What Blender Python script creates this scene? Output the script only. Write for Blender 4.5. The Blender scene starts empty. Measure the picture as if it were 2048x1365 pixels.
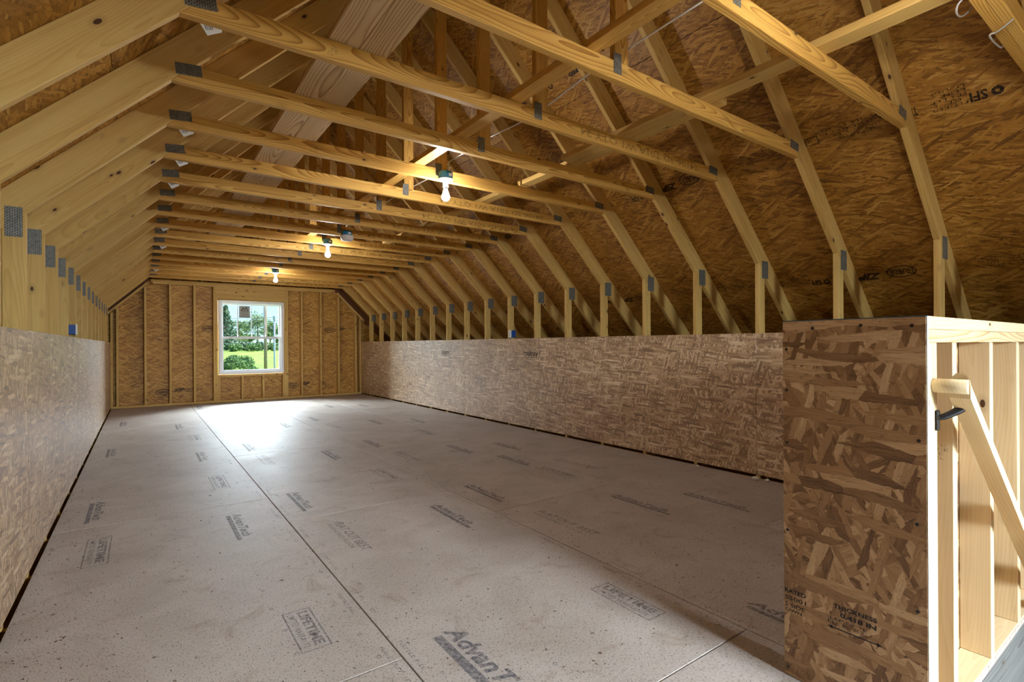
import bpy, bmesh, math, random
from mathutils import Matrix, Vector
random.seed(7)
S = bpy.context.scene
COL = S.collection
V = Vector
# ------------------------------------------------------------------ camera
F_PX, YAW, V0, ROLL, CAM_H = 1030.339, 0.6244, 689.763, -0.0058, 1.1417
cam = bpy.data.cameras.new('camera'); cam_o = bpy.data.objects.new('camera', cam); COL.objects.link(cam_o)
cam.sensor_width = 36; cam.lens = 36 * F_PX / 2048; cam.shift_y = (V0 - 682.5) / 2048
cam.clip_start = .02; cam.clip_end = 800
R0 = V((math.cos(YAW), -math.sin(YAW), 0)); F0 = V((math.sin(YAW), math.cos(YAW), 0)); U0 = V((0, 0, 1))
cr, sr = math.cos(ROLL), math.sin(ROLL)
cx_, cy_ = R0 * cr + U0 * sr, U0 * cr - R0 * sr
M = Matrix.Identity(4)
for i in range(3):
    M[i][0], M[i][1], M[i][2] = cx_[i], cy_[i], -F0[i]
M[2][3] = CAM_H
cam_o.matrix_world = M
S.camera = cam_o
# ------------------------------------------------------------------ light and exposure
S.view_settings.view_transform = 'Standard'; S.view_settings.look = 'None'
S.view_settings.exposure = 0.9; S.view_settings.gamma = 1.0; S.view_settings.use_curve_mapping = False
BULB = 350.0          # radiance of a bulb's globe
SKY = 0.19
SUN = 7.0
DAY_FAR, DAY_NEAR = 4600.0, 3700.0
w = bpy.data.worlds.new('sky'); S.world = w; w.use_nodes = True
nt = w.node_tree; nt.nodes.clear()
o_ = nt.nodes.new('ShaderNodeOutputWorld'); b_ = nt.nodes.new('ShaderNodeBackground'); s_ = nt.nodes.new('ShaderNodeTexSky')
s_.sky_type = 'NISHITA'; s_.sun_disc = False; s_.sun_elevation = math.radians(52); s_.sun_rotation = math.radians(95)
s_.air_density = 1.2; s_.dust_density = .3; s_.ozone_density = 3.0; s_.altitude = 200
b_.inputs[1].default_value = SKY
mx_ = nt.nodes.new('ShaderNodeMix'); mx_.data_type = 'RGBA'; mx_.blend_type = 'MULTIPLY'; mx_.inputs[0].default_value = 1
mx_.inputs[7].default_value = (.52, .77, 1.15, 1)
nt.links.new(s_.outputs[0], mx_.inputs[6]); nt.links.new(mx_.outputs[2], b_.inputs[0]); nt.links.new(b_.outputs[0], o_.inputs[0])
def sun_lamp():
    l = bpy.data.lights.new('sun', 'SUN'); l.energy = SUN; l.angle = math.radians(.6); l.color = (1, .95, .86)
    o = bpy.data.objects.new('sun', l); COL.objects.link(o)
    o.rotation_euler = (math.radians(0), math.radians(40), math.radians(4)); o.location = (30, 5, 30)
sun_lamp()
def daylight(name, loc, aim, sx, sy, power, color):
    l = bpy.data.lights.new(name, 'AREA'); l.shape = 'RECTANGLE'; l.size = sx; l.size_y = sy; l.energy = power; l.color = color
    o = bpy.data.objects.new(name, l); COL.objects.link(o); o.location = loc
    o.rotation_euler = (V(aim) - V(loc)).to_track_quat('-Z', 'Y').to_euler()
# unseen area lamps added outside the gable windows to stand in for bright sky
daylight('sky_fill_lamp_front', (1.9, 15.6, 3.9), (1.9, 12.2, 3.1), 7.0, 3.0, DAY_FAR, (.84, .93, 1))
daylight('sky_fill_lamp_back', (2.1, -4.7, 2.9), (2.1, -3.0, 1.9), 2.6, 2.6, DAY_NEAR, (.82, .91, 1))
cy = S.cycles
cy.use_denoising = True; cy.use_adaptive_sampling = True; cy.adaptive_threshold = .06
cy.max_bounces = 8; cy.diffuse_bounces = 4; cy.glossy_bounces = 4; cy.transmission_bounces = 6; cy.transparent_max_bounces = 8
cy.sample_clamp_indirect = 6.0; cy.caustics_reflective = False; cy.caustics_refractive = False

# ------------------------------------------------------------------ constants of the room (metres)
XC = 1.8937; XL, XR = -.467, 4.254; ZT = 2.41; Y0 = 1.0956; DY = .6096
UND = 4.1787           # underside of rafters at the ridge
RV = .198              # vertical depth of a rafter
YF, YN = 12.0, -3.0    # inner faces of the gable studs
def yk(k): return Y0 + DY * k
R2 = math.sqrt(.5)

# ------------------------------------------------------------------ materials
def new_mat(name):
    m = bpy.data.materials.new(name); m.use_nodes = True
    n = m.node_tree; n.nodes.clear()
    out = n.nodes.new('ShaderNodeOutputMaterial'); p = n.nodes.new('ShaderNodeBsdfPrincipled')
    n.links.new(p.outputs[0], out.inputs[0])
    return m, n, p
class NB:
    def __init__(s, n): s.n = n
    def node(s, t, **kw):
        x = s.n.nodes.new('ShaderNode' + t)
        for k, v in kw.items(): setattr(x, k, v)
        return x
    def set(s, sock, v):
        if hasattr(v, 'is_output') or isinstance(v, bpy.types.NodeSocket): s.n.links.new(v, sock)
        else: sock.default_value = v
    def math(s, op, a, b=0.0, c=None, clamp=False):
        x = s.node('Math', operation=op); x.use_clamp = clamp
        s.set(x.inputs[0], a); s.set(x.inputs[1], b)
        if c is not None: s.set(x.inputs[2], c)
        return x.outputs[0]
    def vmath(s, op, a, b):
        x = s.node('VectorMath', operation=op); s.set(x.inputs[0], a); s.set(x.inputs[1], b); return x.outputs[0]
    def mapping(s, v, loc=(0, 0, 0), rot=(0, 0, 0), sc=(1, 1, 1)):
        x = s.node('Mapping'); s.set(x.inputs[0], v); x.inputs[1].default_value = loc; x.inputs[2].default_value = rot; x.inputs[3].default_value = sc
        return x.outputs[0]
    def noise(s, v, scale, detail=2, rough=.5, dist=0, dim='3D'):
        x = s.node('TexNoise', noise_dimensions=dim); s.set(x.inputs['Vector'], v); x.inputs['Scale'].default_value = scale
        x.inputs['Detail'].default_value = detail; x.inputs['Roughness'].default_value = rough; x.inputs['Distortion'].default_value = dist
        return x.outputs['Fac']
    def ramp(s, f, stops, interp='LINEAR'):
        x = s.node('ValToRGB'); x.color_ramp.interpolation = interp; e = x.color_ramp.elements
        while len(e) < len(stops): e.new(.5)
        for el, (p, c) in zip(e, stops): el.position = p; el.color = tuple(c) + ((1,) if len(c) == 3 else ())
        s.set(x.inputs[0], f); return x.outputs[0]
    def mix(s, f, a, b, blend='MIX'):
        x = s.node('Mix', data_type='RGBA', blend_type=blend); s.set(x.inputs[0], f); s.set(x.inputs[6], a); s.set(x.inputs[7], b); return x.outputs[2]
    def mixf(s, f, a, b):
        x = s.node('Mix', data_type='FLOAT'); s.set(x.inputs[0], f); s.set(x.inputs[2], a); s.set(x.inputs[3], b); return x.outputs[0]
    def coords(s, flat=False):
        tc = s.node('TexCoord'); oi = s.node('ObjectInfo')
        r = s.math('MULTIPLY', oi.outputs['Random'], 61.0)
        c = s.node('CombineXYZ'); s.set(c.inputs[0], r); s.set(c.inputs[1], s.math('MULTIPLY', oi.outputs['Random'], 37.0)); s.set(c.inputs[2], 0.0 if flat else s.math('MULTIPLY', oi.outputs['Random'], 5.3))
        return s.vmath('ADD', tc.outputs['Object'], c.outputs[0]), oi.outputs['Random'], tc.outputs['Object']

def osb(name, ramp, length=.085, width=.017, aligned=False, rough=.5, contrast=1.0, specks=.5, spec=.4, coat=0.0):
    """flakes: several stacked layers of long random cells, each at its own angle"""
    m, n, p = new_mat(name); b = NB(n)
    co, rnd, raw = b.coords(True)
    wob = b.node('TexNoise', noise_dimensions='2D'); b.set(wob.inputs['Vector'], co); wob.inputs['Scale'].default_value = 14; wob.inputs['Detail'].default_value = 2
    wv = b.vmath('MULTIPLY', b.vmath('SUBTRACT', wob.outputs['Color'], (.5, .5, .5)), (.009, .009, 0))
    co = b.vmath('ADD', co, wv)
    wb2 = b.node('TexNoise', noise_dimensions='2D'); b.set(wb2.inputs['Vector'], co); wb2.inputs['Scale'].default_value = 75; wb2.inputs['Detail'].default_value = 2
    co = b.vmath('ADD', co, b.vmath('MULTIPLY', b.vmath('SUBTRACT', wb2.outputs['Color'], (.5, .5, .5)), (.006, .006, 0)))
    angs = (2, -11, 13, 27, -32) if aligned else (17, -38, 63, -75, 3)
    thr = (0, .52, .55, .74 if aligned else .58, .80 if aligned else .6)
    val = fib = None
    for i, (a, t) in enumerate(zip(angs, thr)):
        ln, wd = length * (1, 1.25, .8, 1.1, 1.5)[i], width * (1, 1.2, .8, 1, 1.35)[i]
        mv = b.mapping(co, loc=(3.1 * i, 1.7 * i, 0), rot=(0, 0, math.radians(a)))
        mv = b.mapping(mv, sc=(1 / ln, 1 / wd, 1))
        vo = b.node('TexVoronoi', voronoi_dimensions='2D', feature='F1'); b.set(vo.inputs['Vector'], mv); vo.inputs['Scale'].default_value = 1
        sp = b.node('SeparateColor'); n.links.new(vo.outputs['Color'], sp.inputs[0])
        fb = b.noise(b.mapping(mv, sc=(.5, 5.5, 1)), 3.0, 3, .75, 0, '2D')
        edge = b.math('MULTIPLY', b.math('SUBTRACT', vo.outputs['Distance'], .55), .55, clamp=True)
        v_ = b.math('SUBTRACT', sp.outputs[0], edge)
        if val is None: val, fib = v_, fb
        else:
            k = b.math('GREATER_THAN', sp.outputs[1], t)
            val = b.mixf(k, val, v_); fib = b.mixf(k, fib, fb)
    val = b.math('ADD', b.math('MULTIPLY', b.math('SUBTRACT', val, .5), .56 * contrast), .5)
    val = b.math('ADD', val, b.math('MULTIPLY', b.math('SUBTRACT', fib, .5), .95 * contrast))
    big = b.noise(co, 1.7, 2, .5, 0, '2D')
    val = b.math('ADD', val, b.math('MULTIPLY', b.math('SUBTRACT', big, .5), .25))
    colr = b.ramp(val, ramp)
    sk = b.noise(b.mapping(co, rot=(0, 0, .15), sc=(28, 75, 1)), 1.0, 2, .5, 0, '2D')
    dark = b.math('MULTIPLY', b.math('GREATER_THAN', sk, .69), specks)
    colr = b.mix(dark, colr, (.035, .016, .006, 1))
    b.set(p.inputs['Base Color'], colr); p.inputs['Roughness'].default_value = rough; p.inputs['Specular IOR Level'].default_value = spec; p.inputs['Coat Weight'].default_value = coat; p.inputs['Coat Roughness'].default_value = .4
    bp = b.node('Bump'); bp.inputs['Strength'].default_value = .35; bp.inputs['Distance'].default_value = .0016
    b.set(bp.inputs['Height'], b.noise(b.mapping(raw, sc=(40, 90, 1)), 1.0, 2, .6, 0, '2D')); n.links.new(bp.outputs[0], p.inputs['Normal'])
    return m

def wood(name, light, mid, dark, ring=26, knots=1.0, rough=.6, ringmix=.6):
    m, n, p = new_mat(name); b = NB(n)
    co, rnd, raw = b.coords()
    g1 = b.noise(b.mapping(co, sc=(1.1, 34, 34)), 1.0, 4, .6)
    wob = b.node('TexNoise'); b.set(wob.inputs['Vector'], b.mapping(co, sc=(1.0, 4, 4))); wob.inputs['Scale'].default_value = 1; wob.inputs['Detail'].default_value = 1
    off = b.vmath('MULTIPLY', b.vmath('SUBTRACT', wob.outputs['Color'], (.5, .5, .5)), (0, .14, .14))
    rc = b.vmath('ADD', b.vmath('MULTIPLY', co, (0, 1, 1)), off)
    # distance from a pith line whose place changes from board to board
    pith = b.node('CombineXYZ'); b.set(pith.inputs[1], b.math('ADD', b.math('MULTIPLY', rnd, 37.0), -.05)); b.set(pith.inputs[2], b.math('ADD', b.math('MULTIPLY', rnd, 5.3), b.math('MULTIPLY', rnd, .09)))
    ln = b.node('VectorMath', operation='LENGTH'); n.links.new(b.vmath('SUBTRACT', rc, pith.outputs[0]), ln.inputs[0])
    rg = b.math('FRACT', b.math('MULTIPLY', ln.outputs['Value'], ring * 4.5))
    rg = b.math('POWER', rg, 2.2)
    f = b.math('ADD', b.math('MULTIPLY', rg, ringmix), b.math('MULTIPLY', g1, 1 - ringmix * .55))
    f = b.math('ADD', f, b.math('MULTIPLY', b.math('SUBTRACT', rnd, .5), .16))
    f = b.math('ADD', f, b.math('MULTIPLY', b.math('SUBTRACT', b.noise(b.mapping(co, sc=(2.2, 9, 9)), 1.0, 3, .6), .5), .42))
    colr = b.ramp(f, ((.18, light), (.55, mid), (1.0, dark)))
    vo = b.node('TexVoronoi', feature='F1'); b.set(vo.inputs['Vector'], b.mapping(co, sc=(5.5, 11, 11))); vo.inputs['Scale'].default_value = 1
    kd = b.node('SeparateColor'); n.links.new(vo.outputs['Color'], kd.inputs[0])
    kn = b.math('LESS_THAN', vo.outputs['Distance'], b.math('MULTIPLY', b.math('GREATER_THAN', kd.outputs[0], .48), .085 * knots))
    halo = b.node('MapRange'); b.set(halo.inputs[0], vo.outputs['Distance']); halo.inputs[1].default_value = .24; halo.inputs[2].default_value = .05; halo.inputs[3].default_value = 0; halo.inputs[4].default_value = .7
    hz = b.math('MULTIPLY', halo.outputs[0], b.math('MULTIPLY', b.math('GREATER_THAN', kd.outputs[0], .48), min(1, knots)))
    colr = b.mix(hz, colr, tuple(c * .55 for c in mid) + (1,))
    colr = b.mix(kn, colr, (.075, .03, .012, 1))
    b.set(p.inputs['Base Color'], colr); p.inputs['Roughness'].default_value = rough; p.inputs['Specular IOR Level'].default_value = .3
    bp = b.node('Bump'); bp.inputs['Strength'].default_value = .12; bp.inputs['Distance'].default_value = .001
    b.set(bp.inputs['Height'], g1); n.links.new(bp.outputs[0], p.inputs['Normal'])
    return m

def plain(name, c, rough=.5, metal=0.0, spec=.5, var=0.0, scale=30, emit=None, es=0):
    m, n, p = new_mat(name); b = NB(n)
    if var:
        co, rnd, raw = b.coords()
        f = b.noise(co, scale, 3, .6)
        colr = b.ramp(f, ((.25, tuple(x * (1 - var) for x in c)), (.75, tuple(min(1, x * (1 + var)) for x in c))))
        b.set(p.inputs['Base Color'], colr)
    else: p.inputs['Base Color'].default_value = tuple(c) + (1,)
    p.inputs['Roughness'].default_value = rough; p.inputs['Metallic'].default_value = metal; p.inputs['Specular IOR Level'].default_value = spec
    if emit: p.inputs['Emission Color'].default_value = tuple(emit) + (1,); p.inputs['Emission Strength'].default_value = es
    return m
def ink(name, c, cover=.8, scale=160, low=.45):
    m, n, p = new_mat(name); b = NB(n)
    co, rnd, raw = b.coords()
    f = b.noise(co, scale, 3, .7)
    a = b.node('MapRange'); b.set(a.inputs[0], f); a.inputs[1].default_value = .28; a.inputs[2].default_value = .6; a.inputs[3].default_value = cover; a.inputs[4].default_value = cover * low
    b.set(p.inputs['Alpha'], a.outputs[0]); p.inputs['Base Color'].default_value = tuple(c) + (1,); p.inputs['Roughness'].default_value = .6
    return m
def floor_mat():
    m, n, p = new_mat('subfloor_board'); b = NB(n)
    co, rnd, raw = b.coords(True)
    f1 = b.noise(b.mapping(co, rot=(0, 0, .2), sc=(90, 330, 1)), 1.0, 3, .7, 0, '2D')
    f2 = b.noise(b.mapping(co, rot=(0, 0, .9), sc=(110, 300, 1)), 1.0, 3, .65, 0, '2D')
    f3 = b.noise(co, 2.2, 4, .6, .4, '2D')
    v = b.math('ADD', b.math('MULTIPLY', f1, .5), b.math('MULTIPLY', f2, .5))
    v = b.math('ADD', v, b.math('MULTIPLY', b.math('SUBTRACT', f3, .5), .38))
    colr = b.ramp(v, ((.3, (.29, .235, .195)), (.5, (.425, .368, .325)), (.68, (.54, .485, .44))))
    dirt = b.node('MapRange'); b.set(dirt.inputs[0], b.noise(co, 5.5, 5, .72, .6, '2D')); dirt.inputs[1].default_value = .56; dirt.inputs[2].default_value = .78; dirt.inputs[3].default_value = 0; dirt.inputs[4].default_value = .55
    colr = b.mix(dirt.outputs[0], colr, (.24, .15, .09, 1))
    sk = b.noise(b.mapping(co, sc=(90, 150, 1)), 1.0, 2, .5, 0, '2D')
    colr = b.mix(b.math('MULTIPLY', b.math('GREATER_THAN', sk, .67), .65), colr, (.07, .045, .03, 1))
    b.set(p.inputs['Base Color'], colr)
    b.set(p.inputs['Roughness'], b.mixf(f3, .46, .62)); p.inputs['Specular IOR Level'].default_value = .5
    bp = b.node('Bump'); bp.inputs['Strength'].default_value = .08; bp.inputs['Distance'].default_value = .001
    b.set(bp.inputs['Height'], f1); n.links.new(bp.outputs[0], p.inputs['Normal'])
    return m
def plate_mat():
    m, n, p = new_mat('galvanised_plate'); b = NB(n)
    co, rnd, raw = b.coords()
    mv = b.mapping(raw, sc=(110, 1, 75))
    sx = b.node('SeparateXYZ'); n.links.new(mv, sx.inputs[0])
    fx = b.math('FRACT', sx.outputs[0]); col = b.math('FLOOR', sx.outputs[0])
    fz = b.math('FRACT', b.math('ADD', sx.outputs[2], b.math('MULTIPLY', b.math('MODULO', col, 2.0), .5)))
    slot = b.math('MULTIPLY', b.math('COMPARE', fx, .5, .2), b.math('COMPARE', fz, .5, .3))
    nz = b.noise(co, 60, 2, .5)
    base = b.ramp(nz, ((.3, (.15, .15, .135)), (.7, (.26, .26, .24))))
    colr = b.mix(slot, base, (.07, .055, .03, 1))
    b.set(p.inputs['Base Color'], colr); p.inputs['Metallic'].default_value = .35; p.inputs['Roughness'].default_value = .5
    return m
def glass_mat():
    m = bpy.data.materials.new('window_glass'); m.use_nodes = True; n = m.node_tree; n.nodes.clear(); b = NB(n)
    out = n.nodes.new('ShaderNodeOutputMaterial'); t = n.nodes.new('ShaderNodeBsdfTransparent'); g = n.nodes.new('ShaderNodeBsdfGlossy'); mx = n.nodes.new('ShaderNodeMixShader')
    t.inputs[0].default_value = (.93, .96, .96, 1); g.inputs['Roughness'].default_value = .02
    mx.inputs[0].default_value = .05
    n.links.new(t.outputs[0], mx.inputs[1]); n.links.new(g.outputs[0], mx.inputs[2]); n.links.new(mx.outputs[0], out.inputs[0])
    return m
MAT = {}
MAT['roof'] = osb('roof_sheathing_osb', ((.12, (.10, .036, .006)), (.42, (.31, .135, .018)), (.62, (.43, .205, .032)), (.92, (.60, .36, .10))), .10, .0135, True, .5, .85)
MAT['gable'] = osb('gable_sheathing_osb', ((.10, (.12, .045, .008)), (.42, (.43, .205, .032)), (.62, (.57, .30, .055)), (.92, (.72, .46, .14))), .11, .014, True, .5, .9)
MAT['knee'] = osb('knee_wall_osb', ((.05, (.14, .062, .022)), (.40, (.36, .20, .085)), (.62, (.54, .34, .17)), (.92, (.83, .66, .45))), .085, .0125, False, .46, 1.2, .4, 1.0, .5)
MAT['half'] = osb('half_wall_osb', ((.08, (.085, .04, .016)), (.40, (.26, .14, .06)), (.62, (.38, .225, .105)), (.95, (.64, .46, .27))), .105, .021, False, .5, 1.05, .3, .4)
MAT['spf'] = wood('pale_spruce_lumber', (.67, .455, .16), (.57, .355, .105), (.40, .215, .05), 26, 1.15, .62, .25)
MAT['syp'] = wood('yellow_pine_lumber', (.76, .47, .135), (.63, .35, .08), (.37, .17, .028), 34, .8, .55, .7)
MAT['clean'] = wood('fresh_white_lumber', (.68, .55, .35), (.62, .47, .275), (.50, .34, .165), 24, 1.1, .6, .25)
MAT['plank'] = wood('flat_sawn_plank', (.66, .47, .28), (.58, .39, .20), (.33, .19, .08), 20, .7, .6, .8)
MAT['redwood'] = wood('dark_stained_board', (.20, .085, .035), (.15, .06, .025), (.09, .035, .015), 20, .8, .6, .4)
MAT['grey'] = wood('weathered_grey_board', (.19, .185, .175), (.14, .135, .125), (.08, .075, .07), 18, .8, .65, .5)
MAT['floor'] = floor_mat()
MAT['plate'] = plate_mat()
MAT['glass'] = glass_mat()
MAT['ink'] = ink('black_stamp_ink', (.010, .008, .009), 1.0, 120, .6)
MAT['bold'] = ink('solid_black_ink', (.008, .007, .008), 1.0, 90, .85)
MAT['tieink'] = ink('grey_stamp_ink', (.05, .035, .02), .62, 90)
MAT['floorink'] = ink('blue_grey_floor_ink', (.065, .08, .125), .76, 60, .34)
MAT['vinyl'] = plain('white_vinyl', (.82, .83, .84), .35)
MAT['white'] = plain('white_plastic', (.78, .78, .76), .4)
MAT['blue'] = plain('blue_electrical_plastic', (.02, .22, .48), .45)
MAT['darkblue'] = plain('navy_box_plastic', (.008, .06, .26), .45)
MAT['paper'] = plain('white_paper', (.75, .74, .70), .7)
MAT['black'] = plain('black_painted_metal', (.008, .008, .010), .3)
MAT['cable'] = plain('white_cable_sheath', (.80, .77, .70), .45)
MAT['cablegrey'] = plain('grey_cable_sheath', (.42, .40, .37), .5)
MAT['bulb'] = plain('lit_bulb', (.9, .9, .9), .4, emit=(1.0, .98, .95), es=BULB)
MAT['socket'] = plain('porcelain_lampholder', (.85, .84, .82), .3)
MAT['edgeblue'] = plain('blue_painted_edge', (.03, .09, .13), .6)
MAT['edgegreen'] = plain('sawn_osb_edge', (.62, .62, .50), .7, var=.3, scale=200)
MAT['sticker'] = plain('window_sticker', (.33, .31, .27), .6)
MAT['concrete'] = plain('stairwell_wallboard', (.55, .54, .52), .8, var=.05, scale=3)
MAT['grass'] = plain('meadow_grass', (.27, .40, .06), .9, var=.55, scale=.9)
MAT['leaf'] = plain('leaf_green', (.09, .20, .035), .7, var=.5, scale=6)
MAT['leafpale'] = plain('pale_leaf_green', (.20, .30, .10), .7, var=.5, scale=6)
MAT['conifer'] = plain('conifer_green', (.05, .13, .05), .7, var=.4, scale=6)
MAT['bark'] = plain('grey_brown_bark', (.30, .22, .14), .85, var=.35, scale=9)
MAT['steel'] = plain('grey_steel_post', (.42, .45, .48), .5)
MAT['wire'] = plain('black_wire', (.03, .03, .035), .5)
MAT['dirt'] = plain('sawdust_brown', (.10, .055, .03), .8, var=.6, scale=60)
MAT['gap'] = plain('dark_void_board', (.03, .022, .016), .9)  # near-black colour stands in for shade in voids and gaps

# ------------------------------------------------------------------ building helpers
def link(o, parent=None):
    COL.objects.link(o)
    if parent: o.parent = parent
    return o
def tag(o, label=None, cat=None, group=None, kind=None):
    if label: o['label'] = label
    if cat: o['category'] = cat
    if group: o['group'] = group
    if kind: o['kind'] = kind
    return o
def empty(name, loc=(0, 0, 0), label=None, cat=None, group=None, kind=None, parent=None):
    o = bpy.data.objects.new(name, None); o.empty_display_size = .1; o.location = loc
    link(o, parent); return tag(o, label, cat, group, kind)
def frame(org, x, z):
    x = V(x).normalized(); z = V(z).normalized(); y = z.cross(x)
    m = Matrix.Identity(4)
    for i in range(3): m[i][0], m[i][1], m[i][2], m[i][3] = x[i], y[i], z[i], org[i]
    return m
def prism(poly, y0, y1, bevel=.0025):
    """polygon in local x,z extruded along local y"""
    bm = bmesh.new()
    a = [bm.verts.new((x, y0, z)) for x, z in poly]; c = [bm.verts.new((x, y1, z)) for x, z in poly]
    n = len(poly)
    bm.faces.new(a); bm.faces.new(list(reversed(c)))
    for i in range(n): bm.faces.new((a[i], c[i], c[(i + 1) % n], a[(i + 1) % n]))
    bmesh.ops.recalc_face_normals(bm, faces=bm.faces)
    if bevel: bmesh.ops.bevel(bm, geom=list(bm.edges), offset=bevel, segments=1, affect='EDGES', clamp_overlap=True)
    return bm
def to_obj(name, bm, mat, parent=None, mtx=None, smooth=False):
    me = bpy.data.meshes.new(name); bm.to_mesh(me); bm.free()
    if smooth:
        for p in me.polygons: p.use_smooth = True
    me.materials.append(MAT[mat] if isinstance(mat, str) else mat)
    o = bpy.data.objects.new(name, me)
    if mtx is not None: o.matrix_basis = mtx
    return link(o, parent)
CACHE = {}
def lumber(name, p0, p1, zdir, w, t, mat, parent=None, bevel=.0025):
    """straight board: length p0->p1 on its centre line, w along zdir, t across"""
    p0, p1 = V(p0), V(p1); L = (p1 - p0).length
    key = (round(L, 4), round(w, 4), round(t, 4), mat, bevel)
    me = CACHE.get(key)
    if me is None:
        bm = prism(((0, -w / 2), (L, -w / 2), (L, w / 2), (0, w / 2)), -t / 2, t / 2, bevel)
        me = bpy.data.meshes.new(name); bm.to_mesh(me); bm.free(); me.materials.append(MAT[mat]); CACHE[key] = me
    o = bpy.data.objects.new(name, me); o.matrix_basis = frame(p0, p1 - p0, zdir)
    return link(o, parent)
def boxo(name, lo, hi, mat, parent=None, bevel=.002):
    """axis-aligned box, longest side taken as the grain direction"""
    lo, hi = V(lo), V(hi); d = hi - lo; c = (lo + hi) / 2
    ax = max(range(3), key=lambda i: d[i]); e = [V((1, 0, 0)), V((0, 1, 0)), V((0, 0, 1))]
    others = [i for i in range(3) if i != ax]
    wz = max(others, key=lambda i: d[i]); th = [i for i in others if i != wz][0]
    p0 = c - e[ax] * d[ax] / 2; p1 = c + e[ax] * d[ax] / 2
    return lumber(name, p0, p1, e[wz], d[wz], d[th], mat, parent, bevel)
def poly_board(name, pts, org, x, z, t, tdir, mat, parent=None, bevel=.0025):
    """pts: 3-D corners of one face; thickness t along tdir"""
    m = frame(org, x, z); xd, yd, zd = V(m.col[0][:3]), V(m.col[1][:3]), V(m.col[2][:3]); o = V(org)
    poly = [((V(p) - o).dot(xd), (V(p) - o).dot(zd)) for p in pts]
    s = yd.dot(V(tdir))
    bm = prism(poly, 0, t if s > 0 else -t, bevel)
    return to_obj(name, bm, mat, parent, m)
def panel(name, org, x, y, w, h, t, mat, parent=None):
    """sheet: w along x, h along y, top surface at org plane (normal x cross y), thickness behind"""
    x, y = V(x).normalized(), V(y).normalized(); n = x.cross(y)
    m = Matrix.Identity(4)
    for i in range(3): m[i][0], m[i][1], m[i][2], m[i][3] = x[i], y[i], n[i], org[i]
    key = ('p', round(w, 4), round(h, 4), t, mat); me = CACHE.get(key)
    if me is None:
        bm = bmesh.new(); bmesh.ops.create_cube(bm, size=1)
        for v in bm.verts: v.co = ((v.co.x + .5) * w, (v.co.y + .5) * h, (v.co.z - .5) * t)
        bmesh.ops.bevel(bm, geom=list(bm.edges), offset=min(.0015, t * .3), segments=1, affect='EDGES')
        me = bpy.data.meshes.new(name); bm.to_mesh(me); bm.free(); me.materials.append(MAT[mat]); CACHE[key] = me
    o = bpy.data.objects.new(name, me); o.matrix_basis = m
    return link(o, parent)
def poly_panel(name, pts, org, x, y, t, mat, parent=None):
    x, y = V(x).normalized(), V(y).normalized(); n = x.cross(y); m = Matrix.Identity(4)
    for i in range(3): m[i][0], m[i][1], m[i][2], m[i][3] = x[i], y[i], n[i], org[i]
    bm = bmesh.new(); o = V(org)
    q = [((V(p) - o).dot(x), (V(p) - o).dot(y)) for p in pts]
    a = [bm.verts.new((u, v, 0)) for u, v in q]; c = [bm.verts.new((u, v, -t)) for u, v in q]; k = len(q)
    bm.faces.new(a); bm.faces.new(list(reversed(c)))
    for i in range(k): bm.faces.new((a[i], c[i], c[(i + 1) % k], a[(i + 1) % k]))
    bmesh.ops.recalc_face_normals(bm, faces=bm.faces)
    return to_obj(name, bm, mat, parent, m)
def lathe(prof, seg=20):
    bm = bmesh.new(); rings = []
    for r, z in prof: rings.append([bm.verts.new((r * math.cos(2 * math.pi * i / seg), r * math.sin(2 * math.pi * i / seg), z)) for i in range(seg)])
    for a, c in zip(rings, rings[1:]):
        for i in range(seg): bm.faces.new((a[i], a[(i + 1) % seg], c[(i + 1) % seg], c[i]))
    bm.faces.new(list(reversed(rings[0]))); bm.faces.new(rings[-1])
    bmesh.ops.recalc_face_normals(bm, faces=bm.faces)
    return bm
def tube(pts, r, seg=8, closed_caps=True):
    bm = bmesh.new(); pts = [V(p) for p in pts]; rings = []
    up = V((0, 0, 1))
    for i, p in enumerate(pts):
        d = (pts[min(i + 1, len(pts) - 1)] - pts[max(i - 1, 0)]).normalized()
        a = d.cross(up if abs(d.z) < .95 else V((1, 0, 0))).normalized(); c = d.cross(a)
        rr = r[i] if isinstance(r, (list, tuple)) else r
        rings.append([bm.verts.new(p + (a * math.cos(2 * math.pi * j / seg) + c * math.sin(2 * math.pi * j / seg)) * rr) for j in range(seg)])
    for a, c in zip(rings, rings[1:]):
        for j in range(seg): bm.faces.new((a[j], a[(j + 1) % seg], c[(j + 1) % seg], c[j]))
    bm.faces.new(list(reversed(rings[0]))); bm.faces.new(rings[-1])
    bmesh.ops.recalc_face_normals(bm, faces=bm.faces)
    return bm
def smooth_path(pts, n=8):
    pts = [V(p) for p in pts]; out = []
    for i in range(len(pts) - 1):
        p0, p1, p2, p3 = pts[max(i - 1, 0)], pts[i], pts[i + 1], pts[min(i + 2, len(pts) - 1)]
        for j in range(n):
            t = j / n
            out.append(.5 * ((2 * p1) + (p2 - p0) * t + (2 * p0 - 5 * p1 + 4 * p2 - p3) * t * t + (3 * p1 - p0 - 3 * p2 + p3) * t ** 3))
    return out + [pts[-1]]
def sub(child, part):
    child.matrix_basis = part.matrix_basis.inverted() @ child.matrix_basis; child.parent = part
    return child
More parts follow.
